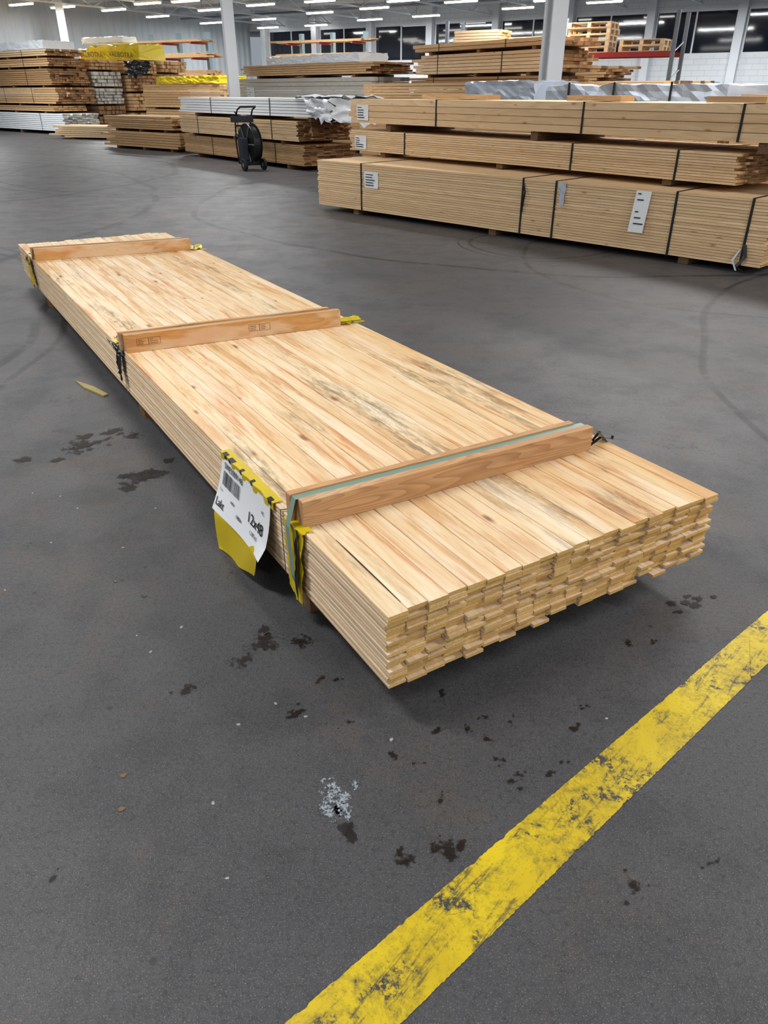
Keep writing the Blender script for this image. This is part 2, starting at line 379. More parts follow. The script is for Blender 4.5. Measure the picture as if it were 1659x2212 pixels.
# ---------------------------------------------------------------- lamps
def area(x,y,e,sx=3,sy=.5,rz=0,c=(1,.985,.97),z=4.2):
    l=bpy.data.lights.new('lamp','AREA'); l.shape='RECTANGLE'; l.size=sx; l.size_y=sy; l.energy=e; l.color=c
    o=bpy.data.objects.new('lamp',l); C.objects.link(o); o.location=(x,y,z); o.rotation_euler=(0,0,rz)
for y in (-5,2,9,16):
    for x in (-12,-4,4,12):
        area(x+(y%3)*.6,y,{-12:150,-4:180,4:308,12:292}[x],2.6,.4,WRZ)
for (x,y) in ((-13,25),(-4.5,25),(4,25),(12,24),(-11,33),(-3,33),(5,32),(12,30),(-6,41),(1,38)):
    area(x,y,430,2.8,.16,WRZ,(.96,.985,1),4.15)
w=bpy.data.worlds.new('world'); bpy.context.scene.world=w; w.use_nodes=True
w.node_tree.nodes['Background'].inputs[0].default_value=(.8,.88,1,1); w.node_tree.nodes['Background'].inputs[1].default_value=.35
bpy.context.scene.view_settings.view_transform='Standard'

# ---------------------------------------------------------------- yellow line
A1=P(615,2212); A2=P(1659,1318); B1=P(865,2212); B2=P(1659,1432)
def jig(p,q,n,amp,sd):
    d=(q-p); p0=p-d*.35; q0=q+d*1.2; nn=Vector((-d.y,d.x,0)).normalized(); out=[]
    for i in range(n+1):
        t=i/n; pt=p0.lerp(q0,t)
        ch=max(0,noise.noise(Vector((t*160,sd,7)))-.35)*.010
        out.append(pt+nn*amp*(.5*noise.noise(Vector((t*120,sd,0)))+.8*noise.noise(Vector((t*500,sd,3))))+nn*ch*(1 if sd>5 else -1))
    return out
n_=1600; E1=jig(A1,A2,n_,.0018,1.3); E2=jig(B1,B2,n_,.0018,8.8)
b=MB(); b.add([(p.x,p.y,.0012) for p in E1]+[(p.x,p.y,.0012) for p in E2],[(i,i+n_+1,i+n_+2,i+1) for i in range(n_)])
tag(b.build('floor_line',M['line']),'scuffed yellow line painted across the dark floor in the foreground','floor line')

# ---------------------------------------------------------------- pack builder
def strap_mb(s0,W,z0,z1,wd=.016,t=.003,back=True):
    b=MB(); b.box(s0-wd/2,s0+wd/2,0,t,z0-t,z1+t); b.box(s0-wd/2,s0+wd/2,-W-t,0,z1,z1+t)
    b.box(s0-wd/2,s0+wd/2,-W-t,-W,z0-t,z1+t); b.box(s0-wd/2,s0+wd/2,-W,0,z0-t,z0-.0005)
    return b
def pack(label,cxy,a,L,W,z0,z1,nw,nl,mats,lim=0,jit=.02,straps=(),hb=.06,group=None,gap=.0015,smat='black_strap',name='timber_pack',cat='timber pack',labels=(),lj=0):
    o=empty(name,(cxy[0],cxy[1],z0),math.pi/2+R(a),label,cat,group)
    h=(z1-z0); bw=W/nw; bh=h/nl; items=[]
    lo=[(random.gauss(0,lj),random.gauss(0,lj)) for j in range(nl)]
    for j in range(nl):
        for i in range(nw):
            e0=random.gauss(0,jit); e1=random.gauss(0,jit)
            pr=0 if i==0 else (1 if j==nl-1 else 2+i*.01+(nl-j)*.02)
            items.append((pr,i,j,max(-3*jit,min(3*jit,e0))+lo[j][0],e1+lo[j][1]))
    items.sort(key=lambda t:t[0]); rest=MB(); c=0
    for pr,i,j,e0,e1 in items:
        b=MB() if c<lim else rest
        fo=random.uniform(-.004,.002) if i==0 else 0
        b.box(e0,L+e1,-(i+1)*bw+gap,-i*bw-gap+fo,j*bh+gap,(j+1)*bh-gap*(.2 if j==nl-1 else 1),1)
        if c<lim: b.build('board',[M[mats[0]],M[mats[1]]],o)
        c+=1
    if rest.v:
        r=rest.build('board_filling' if lim else 'board_stack',[M[mats[0]],M[mats[1]]],o)
        tag(r,kind='stuff')
    for s_ in straps: strap_mb(s_,W+.002,0,h,.02,.004).build('strap',M[smat],o)
    if hb:
        for q in (.12,.5,.88):
            b=MB(); b.box(L*q-.045,L*q+.045,-W+.02,-.03,-hb,-.0008,0); b.build('bearer',M['shaded_wood'],o)
    for (s_,zz,wd,hh) in labels:
        b=MB(); b.grid(lambda u,v:(s_-u*wd,.006+.003*math.sin(v*4+u*3),zz-v*hh),4,4); pl=b.build('paper_label',M['paper'],o)
        for q in range(5):
            b=MB(); ww=wd*random.uniform(.3,.7); y=zz-hh*(.15+.16*q); b.add([(s_-.02,.0105,y),(s_-.02-ww,.0105,y),(s_-.02-ww,.0105,y-.008),(s_-.02,.0105,y-.008)],[(0,1,2,3)])
            b.build('print_line',M['ink'],pl)
    return o
def wrapped(label,cxy,a,L,W,z0,z1,mat,name='wrapped_bundle',group=None,amp=.02,straps=(),cat='wrapped bundle',sd=0,sag=0):
    o=empty(name,(cxy[0],cxy[1],z0),math.pi/2+R(a),label,cat,group); h=z1-z0
    b=MB(); nx=max(8,int(L/.09))
    sec=[]
    for (y0,q0,y1,q1,n) in ((0,0,0,1,7),(0,1,-W,1,11),(-W,1,-W,0,5),(-W,0,0,0,6)):
        for t in range(n): sec.append((y0+(y1-y0)*t/n,h*(q0+(q1-q0)*t/n)))
    m=len(sec); vs=[]
    for i in range(nx+1):
        x=L*i/nx
        for (y,z) in sec:
            d=noise.noise(Vector((x*3+sd,y*5,z*9)))*amp+noise.noise(Vector((x*11+sd,y*13,z*17)))*amp*.7
            zz=z+(0 if z<.01 else d)
            if sag: zz-= sag*h*abs(noise.noise(Vector((x*1.3+sd,2,0))))*(z/h)
            vs.append((x+d*.5,y+(d if abs(y+W/2)>W*.45 else 0),zz))
    fs=[(i*m+j,i*m+(j+1)%m,(i+1)*m+(j+1)%m,(i+1)*m+j) for i in range(nx) for j in range(m)]+[tuple(range(m))[::-1],tuple(range(nx*m,(nx+1)*m))]
    b.add(vs,fs); b.build('plastic_wrap',M[mat],o)
    for s_ in straps:
        st=MB(); st.box(s_-.015,s_+.015,amp*.9,amp*.9+.004,0,h+amp); st.box(s_-.015,s_+.015,-W,amp*.9,h+amp,h+amp+.004); st.build('strap',M['black_strap'],o)
    return o
def text_verts(body,size):
    cu=bpy.data.curves.new('t','FONT'); cu.body=body; cu.size=size
    ob=bpy.data.objects.new('t',cu); C.objects.link(ob)
    dg=bpy.context.evaluated_depsgraph_get(); me=bpy.data.meshes.new_from_object(ob.evaluated_get(dg))
    vs=[tuple(v.co) for v in me.vertices]; fs=[tuple(p.vertices) for p in me.polygons]
    bpy.data.objects.remove(ob); bpy.data.curves.remove(cu); bpy.data.meshes.remove(me)
    return vs,fs

# ---------------------------------------------------------------- the big bundle in the middle
A=31.3; ZT=.297; Z0=.09; W0=1.08; LEN=5.15; NW=20; NL=20
nl_=P(835,1333,ZT)
root=empty('board_bundle',(nl_.x,nl_.y,0),math.pi/2+R(A),'large low bundle of pale pine boards strapped under three battens in the foreground','timber pack')
bw=W0/NW; bh=(ZT-Z0)/NL
items=[]
for j in range(NL):
    for i in range(NW):
        pr=0 if j==NL-1 else (1 if i==0 else 2+(NL-1-j)+i*.01)
        items.append((pr,i,j))
items.sort(); rest=MB(); c=0; rr=random.Random(11)
LO=[rr.gauss(.002,.003) for j in range(NL)]; SO=[rr.uniform(-.0055,.001) for j in range(NL)]; CO=[rr.gauss(0,.0030) for i in range(NW)]
for pr,i,j in items:
    q=rr.random()
    if j<NL-1:
        e0=LO[j]+CO[i]*.6+rr.gauss(.003,.0055)
        if q<.04: e0-=.006
        if q>.96: e0+=.010
    else: e0=CO[i]*1.4+rr.gauss(0,.002)
    if j<2: e0+=rr.choice((0,0,.008,-.002))
    e1=LEN+rr.gauss(0,.012)
    if j==0 and i in (9,10,15): continue
    b=MB() if c<100 else rest
    g=.0009; hz=rr.uniform(-.0008,.0002) if j==NL-1 else -.0014
    b.box(e0,e1,-(i+1)*bw+g,-i*bw-g+(SO[j] if i==0 else 0),Z0+j*bh+.0004,Z0+(j+1)*bh+hz,1,rr.random(),ch=.0011 if c<100 else 0)
    if c<100: b.build('board',[M['pine'] if j==NL-1 else M['paleside'],M['pine_end']],root)
    c+=1
tag(rest.build('board_filling',[M['paleside'],M['pine_end']],root),kind='stuff')
for s_ in (.50,2.15,4.45):
    b=MB(); b.box(s_-.045,s_+.045,-W0+.02,-.03,0,Z0,1); b.build('bearer',[M['shaded_wood'],M['brown_end']],root)
def shear(b,k): b.v=[(x+k*(-y),y,z) for x,y,z in b.v]
def batten(s_,k,w0,w1,mat,hz,lab):
    b=MB(); b.box(s_-.026,s_,-w1,-w0,ZT+.001,ZT+hz,1,.31,ch=.002); shear(b,k); f=b.build('batten',[M[mat],M[mat]],root); f['label']=lab+', front piece'
    b=MB(); b.box(s_+.026,s_+.048,-w1+.03,-w0+.012,ZT+.001,ZT+hz+.002,1,.77,ch=.002); shear(b,k); g=b.build('batten',[M[mat],M[mat]],root); g['label']=lab+', rear piece'
    b=MB(); b.box(s_+.0005,s_+.0255,-w1+.02,-w0-.002,ZT+.001,ZT+hz-.006,0,.5); shear(b,k); b.build('batten_filler',[M[mat]],f)
    return f
f1=batten(.4475,-.03,.010,.985,'batten_a',.076,'reddish brown batten with bold grain nearest the front')
f2=batten(2.153,-.10,.004,.985,'batten_b',.078,'orange brown stamped batten across the middle')
f3=batten(4.47,-.15,.010,1.01,'batten_b',.076,'orange brown batten at the far end')
def rectln(b,x0,z0,x1,z1,t=.0013):
    for (a0,c0,a1,c1) in ((x0,z0,x1,z0+t),(x0,z1-t,x1,z1),(x0,z0,x0+t,z1),(x1-t,z0,x1,z1)):
        b.add([(0,-a0,c0),(0,-a1,c0),(0,-a1,c1),(0,-a0,c1)],[(0,1,2,3)])
for w_ in (.05,.54):
    b=MB()
    for w_2 in (w_,w_+.05):
        rectln(b,w_2,ZT+.028,w_2+.05,ZT+.058)
        for q in range(3): rectln(b,w_2+.006,ZT+.033+q*.008,w_2+.018+random.random()*.024,ZT+.036+q*.008,.001)
    b.v=[(2.153-.0268-.10*(-y),y,z) for x,y,z in b.v]
    b.build('ink_stamp',M['stamp'],f2)
def ribbon(pts,wd,axis,mat,name,parent=root):
    b=MB(); vs=[]; ax=Vector(axis)
    for p in pts: p=Vector(p); vs+= [p-ax*wd/2,p+ax*wd/2]
    b.add(vs,[(2*i,2*i+1,2*i+3,2*i+2) for i in range(len(pts)-1)]); return b.build(name,M[mat],parent)
zs_=ZT+.0735; xs_=.4475+.013
g=ribbon([(.4535,.008,.02+Z0),(.445,.020,.15),(.447,.022,.24),(.454,.022,.30),(xs_,-.004,zs_+.001),(xs_-.015,-.5,zs_),(xs_-.03,-.98,zs_),(xs_-.031,-1.05,.33),(.42,-1.084,.29),(.42,-1.084,.09)],.0245,(1,0,0),'green_strap','green_strap'); g['label']='pale green plastic strap lying along the top of the front batten'
ribbon([(.53,.004,.10),(.532,.005,.2),(.536,.004,.302),(.522,-.02,.3045),(.49,-.04,.306)],.006,(1,0,0),'black_strap','thin_strap')
ribbon([(2.22,.004,.09),(2.2,.005,.2),(2.17,.005,.302),(2.166,-.004,zs_+.003),(2.066,-.98,zs_+.003),(2.05,-1.084,.29),(2.05,-1.084,.09)],.010,(1,0,0),'grey_strap','strap')
ribbon([(4.5,.004,.09),(4.49,.005,.302),(4.483,-.01,zs_+.002),(4.336,-.99,zs_+.002),(4.32,-1.084,.29),(4.32,-1.084,.09)],.014,(1,0,0),'black_strap','strap')
def scrap(name,mat,c00,c10,c01,c11,nu=8,nv=10,amp=.008,sd=0,parent=root,label=None,rag=.15):
    c00,c10,c01,c11=map(Vector,(c00,c10,c01,c11)); nrm=(c10-c00).cross(c01-c00).normalized()
    def fn(u,v):
        uu=u+rag*noise.noise(Vector((sd,v*5,u*2)))*(1 if u in (0,1) else .4); vv=v+rag*noise.noise(Vector((u*6,sd,1)))*(1 if v==1 else .2)*(v)
        p=c00.lerp(c10,uu).lerp(c01.lerp(c11,uu),vv)
        return p+nrm*amp*(noise.noise(Vector((u*4+sd,v*5,0)))+.6*noise.noise(Vector((u*11+sd,v*13,4))))
    b=MB(); b.grid(fn,nu,nv); o=b.build(name,M[mat],parent,True)
    if label: o['label']=label
    return o
scrap('film_scrap','yellow_film',(.505,.008,.295),(.395,.008,.300),(.495,.010,.09),(.415,.012,.06),12,18,.005,1,label='torn yellow film hanging under the front batten',rag=.06)
scrap('film_scrap','yellow_film',(.50,-.03,.304),(.39,-.02,.303),(.50,.010,.298),(.395,.010,.298),8,4,.003,2,label='torn yellow film folded over the top edge at the front batten')
scrap('film_scrap','black_film',(.425,.013,.30),(.41,.013,.30),(.44,.018,.13),(.42,.02,.08),3,10,.005,5,rag=.3)
scrap('film_scrap','black_film',(2.38,-.03,.306),(2.18,-.015,.310),(2.38,.014,.285),(2.16,.02,.28),14,10,.014,3,rag=.4,label='torn black film at the left end of the middle batten')
scrap('film_scrap','yellow_film',(2.37,-.05,.306),(2.31,-.05,.308),(2.37,.006,.30),(2.29,.006,.30),4,5,.006,13,rag=.3)
scrap('film_scrap','black_film',(2.26,.012,.295),(2.17,.012,.29),(2.26,.02,.20),(2.21,.02,.15),6,8,.010,4,rag=.4)
scrap('film_scrap','yellow_film',(4.72,.010,.30),(4.56,.010,.30),(4.66,.02,.12),(4.52,.02,.10),6,10,.015,6,rag=.3,label='yellow film hanging at the far batten')
scrap('film_scrap','black_film',(4.72,-.03,.31),(4.56,-.03,.31),(4.72,.016,.27),(4.55,.018,.26),8,6,.014,7,rag=.4)
scrap('film_scrap','yellow_film',(4.38,-1.02,.305),(4.28,-1.0,.305),(4.40,-1.11,.315),(4.26,-1.10,.30),8,6,.016,8,rag=.4)
scrap('film_scrap','yellow_film',(2.12,-1.0,.302),(2.04,-1.0,.302),(2.14,-1.13,.306),(2.04,-1.12,.298),8,6,.012,9,rag=.4)
ribbon([(2.06,-1.0,.306),(2.03,-1.07,.312),(2.05,-1.12,.304)],.012,(1,0,0),'black_film','strap_end')
ribbon([(.41,-1.0,.302),(.415,-1.05,.316),(.40,-1.09,.306),(.38,-1.13,.30)],.012,(1,0,0),'black_film','strap_end')
ribbon([(.43,-1.03,.302),(.44,-1.07,.322),(.41,-1.10,.312),(.43,-1.12,.29)],.010,(1,0,0),'black_film','strap_end')
# label sheet
LW=.365; LH=.178
def sheet(X,Y,off=0):
    b_=Y/.178; a_=X/.365
    curl=.05*max(0,a_-.80)*max(0,b_-.75)*6
    return (.965-X-.02*b_, .006+.020*b_+.036*b_*b_*(1-.25*a_)+.005*math.sin(a_*5+b_*2)*b_+curl+off, .301-Y*(.97+.06*a_)+curl*.3)
def ysheet(u,v):
    X=-.006+u*(.350-.06*v-.04*v*v)+.02*v; Y=.10+v*(.205-.045*u)
    p=sheet(X,min(Y,.178)); cu=.05*max(0,X/.365-.8)*max(0,min(Y,.178)/.178-.75)*6
    return (p[0]-.035*v,p[1]-cu-.008+.022*max(0,v-.3)+.006*math.sin(u*7+v*3),max(.010,.301-Y+.004*math.sin(u*9)*v))
b=MB(); b.grid(ysheet,24,20); y_=b.build('film_tail',M['yellow_film'],root,True); y_['label']='yellow film tail hanging below the paper label'
b=MB(); b.grid(lambda u,v:(.975-u*.395,.007-.03*(1-v) if v<.5 else .0075+.002*math.sin(u*30),.3015 if v<.6 else .3015-(v-.6)*.06),24,6); tb=b.build('film_strip',M['yellow_film'],root)
for (x0,x1) in ((.0,.03),(.05,.085),(.14,.155),(.22,.235),(.34,.365)):
    b=MB(); b.grid(lambda u,v:(.965-x0-(x1-x0)*u-.012*v,.0085 if v>.5 else -.006,.3022 if v<.9 else .29),3,4)
    b.build('black_print',M['black_film'],tb)
b=MB(); b.grid(lambda u,v:sheet(u*LW,.010+v*(LH-.012)*(1-.12*max(0,u-.7))),36,24); lb=b.build('paper_label',M['paper'],root,True); lb['label']='large white paper label with barcode'
def put(body,X,Y,size,bold=0):
    vs,fs=text_verts(body,size); b=MB()
    for dx in ((0,) if not bold else (0,bold)):
        b.add([sheet(x+X+dx,Y-y,.0028) for x,y,z in vs],fs)
    b.build('printed_text',M['ink'],lb)
put('SWE5009148',.03,.037,.026,.0008); put('Lakt',.012,.155,.034,.0010); put('12x48',.222,.118,.044,.0012)
put('Furu',.02,.108,.012); put('440st',.105,.118,.013,.0004); put('1980m',.150,.142,.015,.0004); put('1,287m3',.250,.143,.015,.0004); put('AC',.31,.06,.014,.0004)
b=MB(); x=.03; rb=random.Random(5)
while x<.16:
    w_=rb.choice((.0015,.003,.0045)); b.add([sheet(x,.046,.0028),sheet(x+w_,.046,.0028),sheet(x+w_,.088,.0028),sheet(x,.088,.0028)],[(0,1,2,3)]); x+=w_+rb.choice((.0018,.003))
b.build('barcode',M['ink'],lb)
b=MB(); pts=[(.03,.0535),(.10,.0538),(.20,.054),(.27,.0542),(.33,.054)]
vs=[]
for i,(s_,w_) in enumerate(pts):
    t=.0020*math.sin(math.pi*(i+.5)/5); vs+=[(s_,-w_-t,ZT+.0012),(s_,-w_+t,ZT+.0012)]
b.add(vs,[(2*i,2*i+1,2*i+3,2*i+2) for i in range(4)]); b.build('crack',M['seam'],root)

# ---------------------------------------------------------------- right hand stack
G='timber packs stacked on the right'
c1=(2.95,6.00)
o1=pack('lowest pale pine pack on the right, with five black straps and two hanging tags',c1,44.5,5.35,1.15,.06,.555,8,22,('pale','tan_end'),lim=100,jit=.008,straps=(.16,.78,1.95,2.32,4.58),hb=.058,group=G,gap=.0015,labels=((4.52,.42,.22,.17),))
def onp(c,a,s,w=0): v=Vector((c[0],c[1],0))+eL(a)*s+eW(a)*w; return (v.x,v.y)
b=MB(); b.grid(lambda u,v:(1.14-u*.14+.02*v,.01+.02*v,.48-v*.33),4,6); q=b.build('hanging_tag',M['paper'],o1)
for i in range(6):
    if i in (2,): continue
    b=MB(); b.grid(lambda u,v:(1.12-u*.09*((i%3)+1)/3,.0135+.02*(i+.5+v*.3)/7,.48-.33*(i+.4+v*.2)/7),1,1)
    b.build('print_line',M['ink'],q)
scrap('film_scrap','grey_film',(1.92,.006,.48),(1.84,.006,.49),(1.88,.02,.29),(1.85,.02,.28),4,8,.012,31,parent=o1,rag=.3)
ribbon([(.15,.01,.16),(.12,.03,.07),(.17,.05,.0),(.10,.05,-.04)],.03,(1,0,0),'black_film','strap_end',o1)
ribbon([(.18,.01,.12),(.21,.04,.04),(.16,.06,-.03)],.015,(1,0,0),'grey_film','strap_end',o1)
ribbon([(2.32,.008,.47),(2.28,.02,.38),(2.31,.012,.2)],.02,(1,0,0),'black_film','strap_end',o1)
c2=(2.80,6.44)
pack('middle pine pack on the right, its sawn ends showing near the frame edge',c2,37.5,5.3,1.1,.612,.842,9,11,('pale','tan_end'),lim=100,jit=.02,straps=(.55,1.68,4.2),hb=.048,group=G,gap=.0016,labels=((5.2,.17,.24,.15),))
c3=onp(c2,37.5,-.9)
pack('topmost pine pack on the right, made of thicker planks, with a white label',c3,37.5,6.2,1.1,.925,1.185,10,4,('pale','tan_end'),lim=40,jit=.03,straps=(.95,2.5,4.55),hb=.078,group=G,gap=.002,labels=((6.05,.20,.24,.17),))
for (u,Y,L,lab) in ((1052,9.2,1.1,'short loose plank lying on the right stack, far left one'),(1340,7.6,.62,'short loose plank lying on the right stack, before the grey bundle'),(1655,6.4,.5,'short loose plank lying on the right stack near the frame edge')):
    o=empty('loose_plank',(PX(u,Y,1.2),Y,1.191),math.pi/2+R(37.5),lab,'plank')
    b=MB(); b.box(0,L,-.2,0,0,.045,1); b.build('board',[M['tan'],M['tan_end']],o)

G2='timber packs behind the right stack'
cB=(PX(1560,9.6,1.0),9.6)
pack('tan timber pack carrying the grey wrapped bundle behind the right stack',cB,40,2.6,1.1,.1,.88,8,14,('tan','tan_end'),group=G2,hb=.1)
wrapped('long shiny grey wrapped bundle behind the top right pack',cB,40,2.6,1.05,.885,1.34,'grey_film',straps=(.7,1.5,2.2),amp=.025)
cB2=onp(cB,40,-2.5)
pack('timber pack behind the right stack at the frame edge',cB2,40,2.35,1.1,.1,1.24,8,18,('tan','tan_end'),group=G2,hb=.1)
cB3=(PX(1150,12.3,1.0),12.3)
pack('low tan pack under the small grey wrapped bundle',cB3,40,1.6,1.0,.1,1.05,7,14,('tan','tan_end'),group=G2,hb=.1)
wrapped('small grey wrapped bundle left of the thick column',cB3,40,1.4,1.0,1.055,1.40,'grey_film',amp=.03,sd=5)
cB4=(PX(1050,14.2,1.2),14.2)
pack('tan pack between the white stack and the tall stack, lower one',cB4,40,3.4,1.1,.1,.9,8,14,('tan','tan_end'),group=G2,hb=.1)
pack('tan pack between the white stack and the tall stack, upper one',onp(cB4,40,.1),40,3.2,1.1,.96,1.4,8,9,('tan','tan_end'),lim=9,group=G2,gap=.004,lj=.03)

G3='packs in the stack with the white top'
cM=(PX(655,14.8,.4),14.8)
pack('lowest pack of the stack behind the strapping cart',cM,38,5.0,1.15,.08,.42,8,13,('tan','brown_end'),lim=100,jit=.03,straps=(1.0,3.6),hb=.078,group=G3,gap=.002)
pack('second pack up in the stack behind the strapping cart',onp(cM,38,.1,-.05),38,4.9,1.15,.48,.80,8,12,('pale','brown_end'),lim=100,jit=.035,straps=(.9,2.2,4.0),group=G3,gap=.002)
mo=pack('white painted boards on top of the stack behind the strapping cart',onp(cM,38,-.9),38,5.9,1.1,.87,1.16,7,6,('whitew','whitew'),lim=70,jit=.04,straps=(2.0,4.4),group=G3,hb=.068,gap=.004)
scrap('film_scrap','white_film',(.75,.02,.30),(-.1,.03,.28),(.6,.05,.02),(-.15,.08,-.08),14,10,.10,41,parent=mo,rag=.35,label='crumpled white film around the board ends')
scrap('film_scrap','white_film',(-.06,.05,.30),(-.06,-1.1,.27),(-.1,.06,-.06),(-.12,-1.1,-.1),14,10,.10,42,parent=mo,rag=.35)
scrap('film_scrap','white_film',(1.1,.03,.31),(-.1,.03,.33),(1.0,-1.1,.32),(-.15,-1.1,.30),14,10,.06,43,parent=mo,rag=.3)
cN=(PX(800,19,1.2),19)
G4='packs behind the white topped stack'
pack('lowest pack of the stack left of the tall stack',cN,42,5.4,1.2,.1,.8,7,12,('tan','tan_end'),group=G4,hb=.1)
pack('grey sided pack left of the tall stack',cN,42,5.4,1.2,.86,1.55,9,8,('greyw','grey_end'),lim=80,group=G4,gap=.004,labels=((5.0,.5,.35,.35),))
pack('thin tan pack resting on the grey sided pack',onp(cN,42,0),42,5.1,1.25,1.61,1.84,7,5,('tan','brown_end'),lim=30,group=G4,jit=.10,gap=.004)
wrapped('long flat white wrapped bundle on the grey sided pack stack',onp(cN,42,.4),42,3.6,.9,1.845,2.02,'white_film',amp=.03,sd=8)

G5='packs of the tall stack behind the thick column'
cT=(PX(1180,15.5,1.4),15.5); aT=35
zz=[(.1,.55,'tan',-.0),(.61,1.0,'tan',.0),(1.06,1.36,'brown',-.1),(1.42,1.52,'brown',.1),(1.58,1.93,'pale',.05),(1.99,2.12,'tan',-.05)]
nm=['lowest','second','third','thin fourth','fifth','topmost']
for (z0,z1,mt,ds),nn in zip(zz,nm):
    pack('%s pack from the floor in the tall stack behind the thick column'%nn,onp(cT,aT,ds),aT+{'third':1,'fifth':-1}.get(nn,0),4.0,1.25,z0,z1,8,max(2,int((z1-z0)/.05)),(mt,'brown_end'),lim=16,group=G5,jit=.05,straps=(1.2,3.2),gap=.004,lj=.06)
cT2=(PX(1300,20.5,1.4),20.5)
pack('brown pack right of the tall stack, lower',cT2,40,3.5,1.3,.1,1.0,8,16,('brown','brown_end'),group=G5,hb=.1)
pack('brown pack right of the tall stack, upper, with uneven plank ends',onp(cT2,40,.1),40,3.5,1.3,1.06,1.8,8,12,('tan','brown_end'),group=G5,jit=.13,gap=.005)
cT3=(PX(1450,16.5,1.2),16.5)
pack('pack of loose brown planks right of the thick column',cT3,40,2.6,1.1,.1,1.45,7,20,('tan','brown_end'),group=G5,jit=.12,hb=.1,gap=.005)

aR=57; cR=Vector((PX(1450,23,2),23,0))
rk=empty('pallet_rack',cR,math.pi/2+R(aR),'red and grey steel pallet rack before the windows','rack')
for s_ in (0,3.4,6.8):
    for w_ in (0,1.0):
        b=MB(); b.box(s_-.05,s_+.05,-w_-.04,-w_+.04,0,3.1); b.build('upright',M['steelgrey'],rk)
    b=MB()
    for q in range(4): b.tube([(s_,0,.2+q*.65),(s_,-1.0,.5+q*.65)],.02,5)
    b.build('brace',M['steelgrey'],rk)
for i in range(2):
    for w_ in (0,1.0):
        for z_ in (1.3,2.20):
            b=MB(); b.box(i*3.4+.055,i*3.4+3.345,-w_-.03,-w_+.03,z_-.12,z_); b.build('beam',M['red'],rk)
def pallet_mesh():
    b=MB()
    for i in range(7): b.box(0,1.2,-.12-i*.115+.0,-.02-i*.115,.122,.144,1)
    for x in (0,.55,1.1): b.box(x,x+.1,-.81,-.02,.10,.1215,0)
    for x in (0,.55,1.1):
        for y in (0,.345,.69): b.box(x,x+.1,-y-.12,-y-.02,.0225,.0995,1)
    for y in (0,.345,.69): b.box(0,1.2,-y-.12,-y-.02,0,.022,1)
    return b
pr0=None; onum=['lowest','second','third','fourth','fifth','sixth']
def pl_at(s_,w_=0.08): v=cR+eL(aR)*s_+eW(aR)*w_; return v
for si,(s_,n_p,txt) in enumerate(((1.8,5,'stack right of the thick column'),(3.55,3,'stack near the thick column'),(.3,2,'short stack at the rack end'))):
    for q in range(n_p):
        if pr0 is None: pr0=pallet_mesh().build('pallet',[M['pale'],M['pale']]); o=pr0
        else: o=pr0.copy(); C.objects.link(o)
        v=pl_at(s_); o.location=(v.x,v.y,2.201+q*.146); o.rotation_euler=(0,0,math.pi/2+R(aR+random.uniform(-2,2)))
        tag(o,'%s pallet on the red rack, %s'%(onum[q],txt),'pallet','pallets on the red rack')
v=pl_at(5.1,.05); pack('light plank pack on the left part of the red pallet rack',(v.x,v.y),aR,1.5,.9,2.25,2.85,5,8,('pale','tan_end'),hb=.048,group='packs on racks',gap=.006)

# ---------------------------------------------------------------- left group
aL=50; GL='packs of the far left stacks'
cA=(PX(125,28,1),28)
pack('low pack of white boards at the foot of the far left stack',onp(cA,aL,-.4,-.15),aL,6.2,1.3,.1,.62,8,9,('whitew','grey_end'),lim=9,group=GL,jit=.05,hb=.1,straps=(1.5,),gap=.006)
pack('thin pack with yellow striped edge on the white boards, far left',onp(cA,aL,.2,-.1),aL,5.4,1.2,.68,.84,7,3,('tan','tan_end'),lim=3,group=GL,gap=.006)
ZA=[(.90,1.38,'tan','third'),(1.44,1.92,'brown','fourth'),(1.98,2.22,'tan','fifth'),(2.28,2.46,'pale','topmost')]
for z0,z1,mt,nn in ZA:
    pack('%s pack up in the far left stack'%nn,onp(cA,aL,random.uniform(-.15,.2)),aL+random.uniform(-1,1),5.4,1.35,z0,z1,8,max(3,int((z1-z0)/.06)),(mt,'brown_end'),lim=10,group=GL,jit=.06,straps=(1.6,3.6),gap=.006,lj=.06)
wrapped('white wrapped bundle on top of the far left stack',onp(cA,aL,.3),aL,3.0,1.1,2.47,2.70,'white_film',amp=.04,sd=3)
pB=Vector((cA[0],cA[1],0))+eW(aL)*1.5+eL(aL)*.1
def col(base,dz,ws,nm2,LL=4.3):
    for (z0,z1,m1,m2,nn) in dz:
        pack('%s pack in the %s'%(nn,nm2),(base.x,base.y),aL,LL,ws,z0,z1,max(6,int(ws/.12)),max(2,int((z1-z0)/.09)),(m1,m2),group=GL,jit=.04,hb=.05,lim=0,gap=.008)
col(pB,[(.06,.5,'brown','brown_end','lowest'),(.56,.82,'brown','brown_end','second'),(.88,1.35,'greyw','grey_end','third, pale ended,'),(1.41,1.85,'greyw','grey_end','fourth, pale ended,'),(1.91,2.20,'tan','tan_end','topmost')],1.05,'stack just right of the far left stack')
pC=pB+eW(aL)*1.2-eL(aL)*.3
col(pC,[(.06,.6,'tan','brown_end','lowest'),(.66,1.2,'tan','tan_end','second'),(1.26,1.75,'tan','brown_end','third'),(1.81,2.20,'tan','tan_end','topmost')],1.15,'brown ended stack under the yellow wrapped bundle')
pD=pC+eW(aL)*1.3-eL(aL)*.1
col(pD,[(.06,.7,'brown','brown_end','lowest'),(.76,1.4,'tan','brown_end','second'),(1.46,1.8,'tan','brown_end','third'),(1.86,2.20,'tan','tan_end','topmost')],1.1,'stack below the right end of the yellow wrapped bundle')
cY=(PX(300,30.4,2.4),30.4); yb=wrapped('yellow wrapped bundle with black lettering on the far left stacks',cY,62,2.9,1.3,2.23,2.70,'yellow_film',amp=.07,sd=9,sag=.5)
